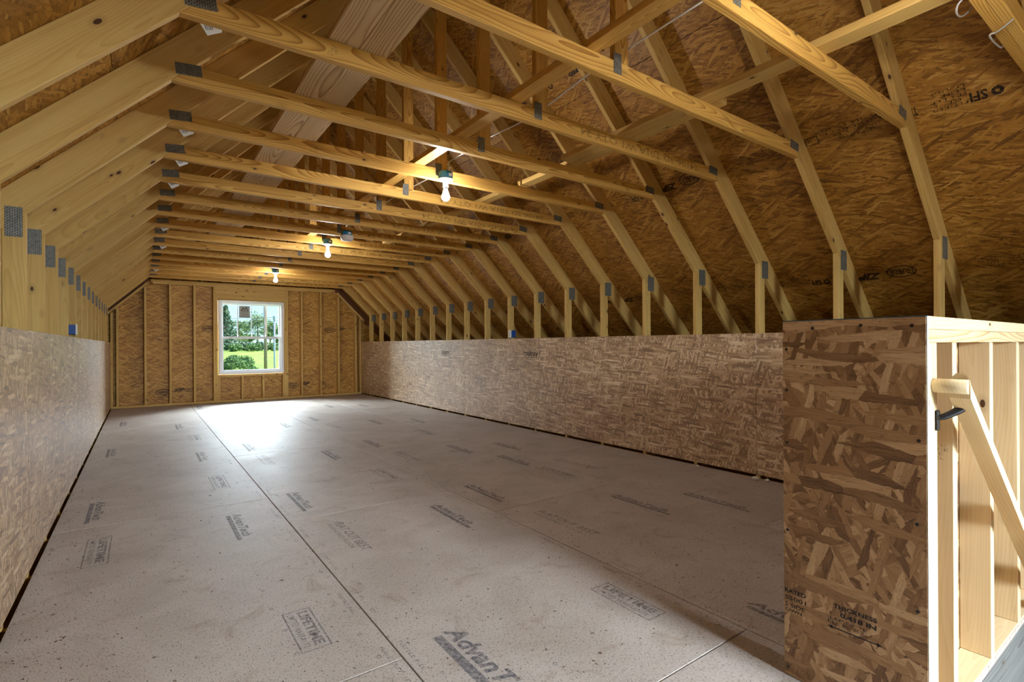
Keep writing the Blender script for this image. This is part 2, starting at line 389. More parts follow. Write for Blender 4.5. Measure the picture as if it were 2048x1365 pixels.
# ---- flat print
TXT = {}
def text_mesh(s, h, w=None, bold=0.0, shear=0.0):
    """letters in the local x,y plane, cap height h, stretched to width w, origin at lower left"""
    key = (s, round(h, 4), round(w or 0, 4), bold, shear)
    if key in TXT: return TXT[key]
    c = bpy.data.curves.new('lettering', 'FONT'); c.body = s; c.size = 1; c.resolution_u = 2; c.offset = bold; c.shear = shear
    o = bpy.data.objects.new('lettering', c); COL.objects.link(o)
    dg = bpy.context.evaluated_depsgraph_get()
    me = bpy.data.meshes.new_from_object(o.evaluated_get(dg)); bpy.data.objects.remove(o)
    xs = [v.co.x for v in me.vertices]; ys = [v.co.y for v in me.vertices]
    x0, x1, y0, y1 = min(xs), max(xs), min(ys), max(ys)
    ky = h / (y1 - y0); kx = (w / (x1 - x0)) if w else ky
    for v in me.vertices: v.co = ((v.co.x - x0) * kx, (v.co.y - y0) * ky, 0)
    me.name = 'printed_lettering'; TXT[key] = me
    return me
def place_print(name, me, org, x, y, mat, parent, lift=.0006):
    x, y = V(x).normalized(), V(y).normalized(); n = x.cross(y); m = Matrix.Identity(4); o = V(org) + n * lift
    for i in range(3): m[i][0], m[i][1], m[i][2], m[i][3] = x[i], y[i], n[i], o[i]
    if not me.materials: me.materials.append(MAT[mat])
    ob = bpy.data.objects.new(name, me)
    if parent is not None: m = parent.matrix_world.inverted() @ m if parent.parent is None else m
    ob.matrix_basis = m
    return link(ob, parent)
def rects_mesh(rs, key=None):
    if key and key in TXT: return TXT[key]
    bm = bmesh.new()
    for x0, y0, x1, y1 in rs: bm.faces.new([bm.verts.new(c) for c in ((x0, y0, 0), (x1, y0, 0), (x1, y1, 0), (x0, y1, 0))])
    me = bpy.data.meshes.new('printed_lines'); bm.to_mesh(me); bm.free()
    if key: TXT[key] = me
    return me
def micro(w, h, lines, seed):
    """small print too fine to read: broken dashes in rows"""
    rd = random.Random(seed); rs = []
    lh = h / lines
    for i in range(lines):
        x = 0; end = w * rd.uniform(.7, 1)
        while x < end:
            l = rd.uniform(.25, .9) * lh; y = i * lh + lh * .15
            k = rd.random()
            if k < .8:
                rs.append((x, y, x + l * .28, y + lh * .62))
                if k < .5: rs.append((x, y + lh * .48, x + l, y + lh * .62))
                if k > .3: rs.append((x, y, x + l, y + lh * .13))
            x += l + lh * .22
    return rects_mesh(rs, ('micro', w, h, lines, seed))
def oval(rx, ry, t, seg=40):
    key = ('oval', rx, ry, t)
    if key in TXT: return TXT[key]
    bm = bmesh.new()
    a = [bm.verts.new((rx * math.cos(2 * math.pi * i / seg), ry * math.sin(2 * math.pi * i / seg), 0)) for i in range(seg)]
    c = [bm.verts.new(((rx - t) * math.cos(2 * math.pi * i / seg), (ry - t) * math.sin(2 * math.pi * i / seg), 0)) for i in range(seg)]
    for i in range(seg): bm.faces.new((a[i], a[(i + 1) % seg], c[(i + 1) % seg], c[i]))
    me = bpy.data.meshes.new('printed_oval'); bm.to_mesh(me); bm.free(); TXT[key] = me
    return me
def outline(w, h, t): return rects_mesh(((0, 0, w, t), (0, h - t, w, h), (0, 0, t, h), (w - t, 0, w, h)), ('outline', w, h, t))

X, Y, Z = V((1, 0, 0)), V((0, 1, 0)), V((0, 0, 1))
SHEET = .011
# ------------------------------------------------------------------ floor
floor = empty('floor', (XC, 4, 0), kind='structure')
OPEN = (1.835, 4.243, -.55, .49)   # stair opening x0,x1,y0,y1
def fl_panel(x0, x1, y0, y1):
    if x1 - x0 < .03 or y1 - y0 < .03: return
    g = .0024
    # local x runs along the room
    panel('floor_panel', V((x1 - g, y0 + g, 0)) - floor.location, Y, -X, y1 - y0 - 2 * g, x1 - x0 - 2 * g, .018, 'floor', floor)
cols = ((-.449, .772, 1.76 - 2.44), (.772, 1.957, 1.125), (1.957, 3.148, .49), (3.148, 4.237, 1.70))
for x0, x1, ys in cols:
    while ys > YN - .2: ys -= 2.44
    while ys < YF + .1:
        a, c = max(ys, YN - .1), min(ys + 2.44, YF + .13); ys += 2.44
        if c <= a: continue
        ox0, ox1, oy0, oy1 = OPEN
        if x1 <= ox0 or x0 >= ox1 or c <= oy0 or a >= oy1: fl_panel(x0, x1, a, c); continue
        fl_panel(x0, x1, a, min(c, oy0)); fl_panel(x0, x1, max(a, oy1), c)
        ya, yc = max(a, oy0), min(c, oy1)
        fl_panel(x0, min(x1, ox0), ya, yc); fl_panel(max(x0, ox1), x1, ya, yc)
boxo('floor_light_block', V((-2.6, YN - .2, -.34)) - floor.location, V((6.4, OPEN[2] - .04, -.3)) - floor.location, 'gap', floor, 0)  # unseen dark slabs added under the floor to keep out leaking light
boxo('floor_light_block', V((-2.6, OPEN[3] + .04, -.34)) - floor.location, V((6.4, YF + .2, -.3)) - floor.location, 'gap', floor, 0)
boxo('floor_light_block', V((-2.6, OPEN[2] - .04, -.34)) - floor.location, V((OPEN[0] - .04, OPEN[3] + .04, -.3)) - floor.location, 'gap', floor, 0)
boxo('floor_light_block', V((OPEN[1] + .04, OPEN[2] - .04, -.34)) - floor.location, V((6.4, OPEN[3] + .04, -.3)) - floor.location, 'gap', floor, 0)
bpy.context.view_layer.update()
# prints on the floor: (words, x, far y, length along the room, height)
def floor_adv(x, y, l=.53, h=.075):
    place_print('printed_lettering', text_mesh('AdvanTech', h * .72, l * .94, .034, .25), (x - h * .25, y, 0), -Y, X, 'floorink', floor)
    place_print('printed_bar', rects_mesh(((0, 0, l, h * .34),), ('bar', l, h)), (x - h * .72, y - .02, 0), -Y, X, 'floorink', floor)
def floor_life(x, y, l=.34, h=.113):
    place_print('printed_frame', outline(l, h, .0055), (x, y, 0), -Y, X, 'floorink', floor)
    place_print('printed_lettering', text_mesh('LIFETIME', .040, l * .86, .035), (x + .056, y - l * .06, 0), -Y, X, 'floorink', floor)
    place_print('printed_lettering', text_mesh('LIMITED WARRANTY', .026, l * .86, .004), (x + .016, y - l * .06, 0), -Y, X, 'floorink', floor)
def floor_flat(x, y, l=.55):
    place_print('printed_lettering', text_mesh('FLAT OUT BEST', .052, l, .008, .2), (x, y, 0), -Y, X, 'floorink', floor)
    place_print('printed_lettering', text_mesh('ENGINEERED FLOOR', .026, l * .85, 0), (x - .045, y - .01, 0), -Y, X, 'floorink', floor)
floor_adv(.995, 1.83, .62, .11)
for x, y in ((.955, 4.266), (.51, 3.949), (1.70, 3.314), (2.165, 3.628), (2.90, 2.725), (3.38, 2.438), (2.17, 1.24), (-.25, 4.86), (.52, 6.5), (1.0, 6.75), (-.25, 7.3), (1.62, 5.75), (2.2, 6.1), (2.85, 5.2),
             (3.35, 5.0), (.45, 9.0), (1.0, 9.2), (1.7, 8.2), (2.2, 8.6), (2.85, 7.7), (3.4, 7.4), (-.2, 9.8), (2.9, 10.2), (2.2, 11.0), (1.7, 10.6), (3.45, 9.9), (.9, 11.5), (3.0, 4.4)):
    floor_adv(x, y)
floor_life(.478, 2.345); floor_life(1.692, 1.735)
for x, y in ((-.26, 3.95), (.47, 5.2), (1.69, 4.6), (2.95, 3.75), (.48, 7.8), (2.95, 6.4)): floor_life(x, y, .5, .115)
for x, y in ((1.0, 3.36), (2.19, 2.76), (2.2, 5.2), (3.35, 3.9), (1.0, 5.9), (2.2, 7.7), (.98, 8.3)): floor_flat(x, y)
# nailing marks printed in rows
rings = []
bm = bmesh.new(); rd = random.Random(3)
def ring(bm, x, y, r=.0085, t=.003, seg=10):
    a = [bm.verts.new((x + r * math.cos(i * 2 * math.pi / seg), y + r * 1.25 * math.sin(i * 2 * math.pi / seg), .0006)) for i in range(seg)]
    c = [bm.verts.new((x + (r - t) * math.cos(i * 2 * math.pi / seg), y + (r - t) * 1.25 * math.sin(i * 2 * math.pi / seg), .0006)) for i in range(seg)]
    for i in range(seg): bm.faces.new((a[i], a[(i + 1) % seg], c[(i + 1) % seg], c[i]))
for row in (-.10, .16, .46, .70, .84, 1.20, 1.62, 1.90, 2.02, 2.42, 2.78, 3.08, 3.22, 3.6, 3.95):
    for j in range(22):
        y = 1.0 + j * .2032 + rd.uniform(-.01, .01)
        if rd.random() < .62 and not (row > 1.83 and y < .95): ring(bm, row + rd.uniform(-.008, .008), y, .0085 * rd.uniform(.8, 1.15))
o = to_obj('nailing_marks', bm, 'floorink', floor, Matrix.Translation(-floor.location)); o['kind'] = 'stuff'
for xs in (.772, 1.957):
    for j in range(7):
        for sd in (-1, 1):
            me = micro(.3, .022, 1, 40 + (j * 2 + sd) % 5)
            place_print('printed_lines', me, (xs + (.022 if sd > 0 else -.05), 1.35 + j * .52, 0), -Y, X, 'floorink', floor)

# ------------------------------------------------------------------ roof (the sloping ceiling)
ceiling = empty('ceiling', (XC, 4, UND), kind='structure')
TOPR = UND + RV + .001
def slope_panels(side):
    d_up = V((-side * R2, 0, R2)); nrm = V((-side * R2, 0, -R2))     # up the slope; into the room
    rows = [3.03, 3.885, 4.748, 5.61, 6.47]
    edges = [XC] + [r for r in [2.163]] + rows
    edges = [(e if side > 0 else 2 * XC - e) for e in edges]
    for i in range(len(edges) - 1):
        xa, xb = edges[i], edges[i + 1]           # xa nearer the ridge
        zb = TOPR - abs(xb - XC); L = abs(xb - xa) / R2
        y = YN - .15 - (1.22 if i % 2 else 0)
        while y < YF + .15:
            a, c = max(y, YN - .15), min(y + 2.438, YF + .15); y += 2.438
            if c - a < .05: continue
            g = .0015
            # x along the room, y across the slope, surface normal into the room
            xd = Y if side < 0 else -Y
            org = V((xb, (a + g) if side < 0 else (c - g), zb)) + d_up * g
            panel('sheathing_panel', org - ceiling.location, xd, d_up, c - a - 2 * g, L - 2 * g, SHEET, 'roof', ceiling)
slope_panels(1); slope_panels(-1)
for s in (-1, 1):      # unseen layer added over the sheets to stop light through their gaps
    zz = TOPR + (SHEET + .004) / R2
    pts = [V((XC, YN - .2, zz)), V((XC + s * 4.75, YN - .2, zz - 4.75)), V((XC + s * 4.75, YF + .2, zz - 4.75)), V((XC, YF + .2, zz))]
    d_up = V((-s * R2, 0, R2))
    poly_panel('roof_light_block', [p - ceiling.location for p in pts], pts[1] - ceiling.location, Y if s < 0 else -Y, d_up, .006, 'gap', ceiling)
bpy.context.view_layer.update()
def on_slope(side, x, y, up=0.0):
    d_up = V((-side * R2, 0, R2))
    return V((x, y, TOPR - abs(x - XC))) + d_up * up
def stamp_band(side, x, ys, seed):
    """repeated mill stamps, printed upside down along a sheet"""
    rx, ry = (Y, V((side * R2, 0, -R2))) if side > 0 else (-Y, V((side * R2, 0, -R2)))
    rd = random.Random(seed)
    sg = 1 if side > 0 else -1
    P = lambda nm, me, y, up: place_print(nm, me, on_slope(side, x, y, up), rx, ry, 'ink', ceiling)
    for y in ys:
        q = lambda dy: y + sg * dy
        P('printed_oval', oval(.095, .056, .009), q(0), 0)
        P('printed_lettering', text_mesh('HUBER', .052, .15, .02), q(-.075), .026)
        P('printed_lettering', text_mesh('ZIP', .062, .165, .05, .3), q(.125), .01)
        P('printed_lines', micro(.17, .02, 1, seed + 5), q(.125), .055)
        P('printed_lettering', text_mesh('SFI', .06, .075, .03), q(.56), .0)
        P('printed_oval', oval(.026, .026, .016), q(.52), -.03)
        P('printed_lines', micro(.20, .13, 5, seed + 1), q(.645), .07)
        P('printed_lettering', text_mesh('TECO', .06, .095, .035), q(.87), .02)
        P('printed_lines', micro(.34, .11, 4, seed + 2), q(1.05), .06)
        P('printed_frame', outline(.085, .06, .006), q(1.42), .03)
        P('printed_lines', micro(.07, .03, 1, seed + 3), q(1.428), .015)
        P('printed_lines', micro(.40, .085, 4, seed + 4), q(1.68), .05)
for i, yy in enumerate((.20, 2.64, 5.08, 7.52, 9.95)): stamp_band(1, 3.745, (yy,), 20 + i)
for i, yy in enumerate((-1.02, 1.418, 3.86, 6.3, 8.74)): stamp_band(1, 4.60, (yy,), 30 + i)
for i, yy in enumerate((.4, 2.9, 5.3, 7.7)): stamp_band(1, 2.87, (yy,), 50 + i)

# ------------------------------------------------------------------ attic trusses
ORD = ['first', 'second', 'third', 'fourth', 'fifth', 'sixth', 'seventh', 'eighth', 'ninth', 'tenth', 'eleventh', 'twelfth', 'thirteenth', 'fourteenth', 'fifteenth', 'sixteenth', 'seventeenth', 'eighteenth', 'nineteenth', 'twentieth']
def plate_obj(parent, x0, x1, z0, z1, tilt=0.0):
    key = ('plate', round(x1 - x0, 4), round(z1 - z0, 4)); me = CACHE.get(key)
    if me is None:
        bm = prism(((-(x1 - x0) / 2, -(z1 - z0) / 2), ((x1 - x0) / 2, -(z1 - z0) / 2), ((x1 - x0) / 2, (z1 - z0) / 2), (-(x1 - x0) / 2, (z1 - z0) / 2)), -.0014, .0, 0)
        me = bpy.data.meshes.new('connector_plate'); bm.to_mesh(me); bm.free(); me.materials.append(MAT['plate']); CACHE[key] = me
    o = bpy.data.objects.new('connector_plate', me)
    o.matrix_basis = Matrix.Translation(((x0 + x1) / 2, 0, (z0 + z1) / 2)) @ Matrix.Rotation(tilt, 4, 'Y')
    return link(o, parent)
def truss_parts(t, T=.038, chord=True):
    """t: empty at (XC, near face, 0)"""
    tie_z = ZT
    for s in (-1, 1):
        pts = [(s * UND, 0, 0), (0, 0, UND), (0, 0, UND + RV), (s * (UND + RV), 0, 0)]
        poly_board('rafter', pts, (s * UND, 0, 0), (-s, 0, 1), (s, 0, 1), T, Y, 'spf', t)
        xi = s * (XR - XC)
        xo = xi + s * .089
        pts = [(xi, 0, -.02), (xi, 0, UND - abs(xi)), (xo, 0, UND - abs(xo)), (xo, 0, -.02)]
        poly_board('post', pts, (xi, 0, -.02), Z, (s, 0, 0), T, Y, 'spf', t)
    a = UND - tie_z
    pts = [(-a, 0, tie_z), (a, 0, tie_z), (a - .089, 0, tie_z + .089), (-a + .089, 0, tie_z + .089)]
    poly_board('tie_beam', pts, (-a, 0, tie_z), X, Z, T, Y, 'syp', t)
    pts = [(-.0445, 0, tie_z + .0895), (-.0445, 0, UND - .0445), (0, 0, UND), (.0445, 0, UND - .0445), (.0445, 0, tie_z + .0895)]
    poly_board('king_post', pts, (-.0445, 0, tie_z + .0895), Z, X, T, Y, 'syp', t)
    if chord: boxo('bottom_chord', V((-4.25, 0, -.29)), V((4.25, T, -.022)), 'spf', t)
    for s in (-1, 1):
        plate_obj(t, *(sorted((s * 1.755, s * 1.645))), 2.450, 2.506, .10 * -s * -1)
        c = s * 2.405
        plate_obj(t, c - .033 if s < 0 else c + .0, c + .033 if s < 0 else c + .1, 1.695, 1.845)
    plate_obj(t, -.058, -.004, 2.44, 2.538)
def copy_truss(src, loc, label, group):
    r = src.copy(); COL.objects.link(r); r.location = loc; r['label'] = label; r['group'] = group
    for ch in src.children:
        c = ch.copy(); COL.objects.link(c); c.parent = r
    return r
GT = 'timber attic trusses spaced along the room'
trusses = {}
def tlabel(k):
    n = 18 - k
    if k == 0: return 'nearest single timber attic truss, its tie crossing the upper right corner'
    if k == 1: return 'second nearest single timber attic truss, with bright yellow tie beam'
    if k == 2: return 'third nearest timber attic truss, bold stamped numbers on its tie'
    if k == 4: return 'timber attic truss carrying the nearest lit bulb'
    if k == 9: return 'timber attic truss carrying the middle of the three lit bulbs'
    if k == 14: return 'timber attic truss carrying the lit bulb nearest the window'
    if k == 8: return 'timber attic truss carrying the round smoke detector'
    return 'timber attic truss, %s counted from the gable wall with the window' % ORD[n - 1]
base = empty('attic_truss', (XC, yk(0), 0), tlabel(0), 'truss', GT); truss_parts(base); trusses[0] = base
for k in range(1, 18):
    trusses[k] = copy_truss(base, (XC, yk(k), 0), tlabel(k), GT)
dbl = empty('doubled_truss', (XC, .482, 0), 'doubled timber attic truss beside the stair opening, upper right corner', 'truss')
truss_parts(dbl, .0372, False)
for ch in list(dbl.children):
    if ch.name.split('.')[0] in ('rafter', 'tie_beam', 'king_post', 'post'):
        c = ch.copy(); COL.objects.link(c); c.parent = dbl; c.location.y += .038
bpy.context.view_layer.update()
# stamped numbers on the ties, upside down
tie_text = text_mesh('04106-3D T01A W1 QTY 24', .052, 1.2, .004)
for k in (2, 5, 6, 7, 8, 9, 10, 13):
    place_print('printed_lettering', tie_text, (3.515 - (.06 * (k % 3)), yk(k), 2.483), -X, -Z, 'tieink', trusses[k])['kind'] = 'stuff'
for k in (2, 3, 4):
    place_print('printed_lines', micro(.05, .05, 3, 60 + k), (.72 + .12 * (k - 2), yk(k), 2.43), Z, -X, 'tieink', trusses[k])
# paper tags stapled behind the left ends of the ties
for k in (2, 4, 5, 6, 9, 11, 15):
    o = poly_board('paper_tag', [(-.052, 0, .052), (0, 0, -.03), (.05, 0, .0), (.05, 0, .052)], (0, 0, 0), X, Z, .0006, Y, 'paper', trusses[k], 0)
    o.location = (.20 + .01 * (k % 3) - XC, .0385, 2.402)
    q = rects_mesh([(i * .006, 0, i * .006 + .003, .02) for i in range(5)], 'barcode')
    place_print('printed_bars', q, (.195 + .01 * (k % 3), yk(k) + .0385, 2.392), V((1, 0, .35)), V((-.35, 0, 1)), 'ink', trusses[k])

# ------------------------------------------------------------------ boards running the length of the attic
def long_board(name, cx, cz, wdir, wd, th, y0, y1, mat, label, group=None):
    root = lumber(name, (cx, y0, cz), (cx, y1, cz), wdir, wd, th, mat)
    return tag(root, label, 'board', group)
long_board('catwalk_plank', .747, 2.5185, X, .137, .038, .8, 6.05, 'plank', 'wide flat plank on top of the ties, left of its pair', 'planks laid on the ties')
long_board('catwalk_plank', .884, 2.5185, X, .135, .038, .8, 6.05, 'plank', 'wide flat plank on top of the ties, right of its pair', 'planks laid on the ties')
long_board('catwalk_plank', .745, 2.5185, X, .137, .038, 6.06, 11.5, 'plank', 'far flat plank on the ties near the window wall, left one', 'planks laid on the ties')
long_board('catwalk_plank', .886, 2.5185, X, .135, .038, 6.06, 11.5, 'plank', 'far flat plank on the ties near the window wall, right one', 'planks laid on the ties')
long_board('brace_board', 1.703, 2.5185, X, .086, .038, .5, 4.45, 'syp', 'long brace board lying on the ties left of the king posts, nearest length', 'braces along the king posts')
long_board('brace_board', 1.703, 2.5185, X, .086, .038, 4.46, 8.1, 'syp', 'long brace board lying on the ties left of the king posts, middle length', 'braces along the king posts')
long_board('brace_board', 1.703, 2.5185, X, .086, .038, 8.11, 11.5, 'syp', 'long brace board lying on the ties left of the king posts, far length', 'braces along the king posts')
long_board('brace_board', 2.572, 2.5185, X, .104, .038, .5, 2.87, 'spf', 'pale brace board lying on the ties at the right, near wider length', 'braces on the right of the ties')
long_board('brace_board', 2.671, 2.5185, X, .088, .038, 1.66, 3.49, 'spf', 'pale brace board on the ties at the right, overlapping length with bare end', 'braces on the right of the ties')
long_board('brace_board', 2.668, 2.5185, X, .088, .038, 3.51, 8.3, 'spf', 'pale brace board lying on the ties at the right, farther length', 'braces on the right of the ties')

# ------------------------------------------------------------------ knee walls
wall_right = empty('wall_right', (XR, 4, 0), kind='structure')
wall_left = empty('wall_left', (XL, 4, 0), kind='structure')
def knee(wall, x_in, side, seams):
    for a, c in zip(seams, seams[1:]):
        g = .0015
        if side > 0: panel('wall_panel', V((x_in, c - g, .024)) - wall.location, -Y, Z, c - a - 2 * g, 1.203, SHEET - .0005, 'knee', wall)
        else: panel('wall_panel', V((x_in, a + g, .024)) - wall.location, Y, Z, c - a - 2 * g, 1.203, SHEET - .0005, 'knee', wall)
knee(wall_right, XR - SHEET, 1, (YN, -2.54, -.1, 2.342, 4.775, 7.223, 9.617, YF))
knee(wall_left, XL + SHEET, -1, (YN, -1.4, 1.04, 3.48, 5.92, 8.36, 10.8, YF))
bpy.context.view_layer.update()
xw = XR - SHEET
for y, s, f in ((5.30, 1.0, 1), (7.70, 1.0, 1), (2.9, 1, 0)):
    if f:
        place_print('printed_lettering', text_mesh('ARBEC', .062, .30, .03), (xw, y, 1.045), Y, -Z, 'ink', wall_right)
        place_print('printed_line', rects_mesh(((0, 0, .34, .006),), 'arbecline'), (xw, y - .02, .972), Y, -Z, 'ink', wall_right)
        place_print('printed_lines', micro(.32, .055, 3, 71), (xw, y + .42, 1.04), Y, -Z, 'tieink', wall_right)
        place_print('printed_frame', outline(.11, .06, .01), (xw, y + .8, 1.045), Y, -Z, 'tieink', wall_right)
        place_print('printed_lines', micro(.5, .06, 3, 72), (xw, y + 1.0, 1.05), Y, -Z, 'tieink', wall_right)
for y, z in ((3.05, .24), (5.6, .22), (8.0, .2)):
    place_print('printed_lines', micro(.55, .05, 2, 73), (xw, y, z), Y, -Z, 'tieink', wall_right)
    place_print('printed_lines', micro(.14, .09, 4, 74), (xw, y - .35, z + .03), Y, -Z, 'ink', wall_right)

# ------------------------------------------------------------------ gable walls
def clip(poly, a, b, c):
    out = []
    for i in range(len(poly)):
        p, q = poly[i], poly[(i + 1) % len(poly)]
        fp, fq = a * p[0] + b * p[1] - c, a * q[0] + b * q[1] - c
        if fp <= 1e-9: out.append(p)
        if fp * fq < -1e-12:
            t = fp / (fp - fq); out.append((p[0] + (q[0] - p[0]) * t, p[1] + (q[1] - p[1]) * t))
    return out
WX0, WX1, WZ0, WZ1 = 1.290, 2.522, .563, 2.087
def gable(wname, yface, sgn, studs, sheath_mat):
    """studs from yface outwards (sgn = +1 far, -1 near)"""
    wall = empty(wname, (XC, yface, 0), kind='structure')
    L = wall.location
    yo = yface + sgn * .14
    ya, yb = min(yface, yo), max(yface, yo)
    H = TOPR
    def piece(x0, x1, z0, z1):
        p = [(x0, z0), (x1, z0), (x1, z1), (x0, z1)]
        p = clip(p, 1, 1, H + XC); p = clip(p, -1, 1, H - XC) if p else p
        if len(p) < 3: return
        cx = sum(q[0] for q in p) / len(p); 
        org = V((x0, yo, z0)) if sgn > 0 else V((x1, yo, z0))
        pts = [V((q[0], yo, q[1])) for q in p]
        poly_panel('sheathing_panel', [q - L for q in pts], org - L, X if sgn > 0 else -X, Z, SHEET, sheath_mat, wall)
    rows = (-.35, .02, 1.25, 2.47, 3.69, 4.5); g = .0015
    for i in range(len(rows) - 1):
        z0, z1 = rows[i] + g, rows[i + 1] - g
        for j, (x0, x1) in enumerate(((-2.7, -.55), (-.55, 1.88), (1.88, 4.32), (4.32, 6.5))):
            if z1 < WZ0 or z0 > WZ1 or x1 < WX0 or x0 > WX1: piece(x0 + g, x1 - g, z0, z1); continue
            a, c = x0 + g, x1 - g
            if a < WX0: piece(a, WX0 - g, z0, z1)
            if c > WX1: piece(WX1 + g, c, z0, z1)
            m0, m1 = max(a, WX0), min(c, WX1)
            if z0 < WZ0: piece(m0, m1, z0, WZ0)
            if z1 > WZ1: piece(m0, m1, WZ1, z1)
    B = lambda n, x0, x1, z0, z1, mat='spf', y0=ya, y1=yb: boxo(n, V((x0, y0, z0)) - L, V((x1, y1, z1)) - L, mat, wall)
    ys0, ys1 = yo + sgn * (SHEET + .003), yo + sgn * (SHEET + .02)  # unseen outer skin added to stop daylight leaking between the panels
    for q in ((-2.7, WX0 - .002, -.35, WZ1 + .05), (WX1 + .002, 6.5, -.35, WZ1 + .05), (WX0 - .002, WX1 + .002, -.35, WZ0 - .002), (WX0 - .002, WX1 + .002, WZ1 + .002, WZ1 + .05)):
        boxo('gable_light_block', V((q[0], min(ys0, ys1), q[2])) - L, V((q[1], max(ys0, ys1), q[3])) - L, 'gap', wall, 0)
    tri = [V((x_, ys0, z_)) - L for x_, z_ in ((XC - 2.35, WZ1 + .051), (XC + 2.35, WZ1 + .051), (XC, H + .05))]
    poly_board('gable_light_block', tri, tri[0], X, Z, .017, (0, sgn, 0), 'gap', wall, 0)
    B('bottom_plate', -.455, 4.24, .0, .038)
    B('top_plate', .19, 3.60, 2.352, 2.39); B('top_plate', .16, 3.63, 2.39, 2.43)
    slope = lambda x: UND - abs(x - XC) - .055
    for s in studs:
        zt = min(2.351, slope(s if s < XC else s + .038) - .0)
        B('stud', s, s + .038, .0385, zt)
    for s in (WX0 - .095, WX1 + .057): B('stud', s, s + .038, .0385, 2.351)
    B('stud', WX0 - .056, WX0 - .018, .0385, WZ0 - .05); B('stud', WX1 + .018, WX1 + .056, .0385, WZ0 - .05)
    B('stud', WX0 - .056, WX0 - .018, WZ0 - .0495, WZ1 + .019); B('stud', WX1 + .018, WX1 + .056, WZ0 - .0495, WZ1 + .019)
    B('header', WX0 - .056, WX1 + .056, WZ1 + .02, 2.351)
    B('sill_plate', WX0 - .017, WX1 + .017, WZ0 - .048, WZ0 - .01)
    for s in (WX0 - .016, 1.70, 2.10, WX1 - .022): B('cripple_stud', s, s + .038, .0385, WZ0 - .0485)
    for s in (-1, 1):   # sloped plates and the gable rafters over them
        x0, x1 = XC + s * (UND - 2.39), XC + s * 2.42
        zp = lambda x: UND - abs(x - XC)
        p0, p1 = V((x0, (ya + yb) / 2, zp(x0) - .027 - .005)), V((x1, (ya + yb) / 2, zp(x1) - .027 - .005))
        lumber('sloped_plate', p0 - L, p1 - L, Y, .14, .036, 'spf', wall)
        pts = [(XC + s * (UND), 0), (XC, UND), (XC, UND + RV), (XC + s * (UND + RV), 0)]
        y_ = ya + (.09 if sgn > 0 else .012)
        poly_board('gable_rafter', [V((a, y_, c + .002)) - L for a, c in pts], V((XC + s * UND, y_, 0.002)) - L, (-s, 0, 1), (s, 0, 1), .038, Y, 'redwood', wall)
    for i in range(8):   # gable studs above the ceiling line
        x = .62 + i * .37
        zt = UND - max(abs(x - XC), abs(x + .038 - XC)) - .01
        if zt > 2.6: B('stud', x, x + .038, 2.4305, zt, 'spf', ya + .09, ya + .13)
    bpy.context.view_layer.update()
    return wall
wall_far = gable('wall_far', YF, 1, (-.455, -.372, .052, .448, .852, 2.885, 3.295, 3.695, 4.095, 4.20), 'gable')
wall_near = gable('wall_near', YN, -1, (-.45, .05, .45, .85, 2.885, 3.295, 3.695, 4.095), 'gable')
def far_stamp(x, z, seed):
    yw = YF + .14
    place_print('printed_oval', oval(.125, .06, .015), (x, yw, z), X, Z, 'ink', wall_far)
    place_print('printed_lettering', text_mesh('HUBER', .052, .175, .035), (x - .0875, yw, z - .026), X, Z, 'ink', wall_far)
    place_print('printed_lettering', text_mesh('ZIP', .06, .2, .06, .3), (x + .16, yw, z), X, Z, 'ink', wall_far)['kind'] = 'stuff'
    place_print('printed_lines', micro(.4, .08, 2, seed), (x + .38, yw, z - .02), X, Z, 'ink', wall_far)
    place_print('printed_lines', micro(.5, .08, 2, seed + 1), (x + .85, yw, z - .02), X, Z, 'tieink', wall_far)
    place_print('printed_lines', micro(.45, .05, 2, seed + 2), (x - .75, yw, z - .03), X, Z, 'tieink', wall_far)
far_stamp(.347, .252, 80); far_stamp(2.74, .26, 83); far_stamp(3.545, 1.50, 86); far_stamp(1.12, 1.50, 89)
place_print('printed_lines', micro(.5, .08, 3, 92), (-.4, YF + .14, 1.48), X, Z, 'ink', wall_far)
place_print('printed_lines', micro(.55, .07, 3, 93), (.1, YF + .14, 1.50), X, Z, 'tieink', wall_far)

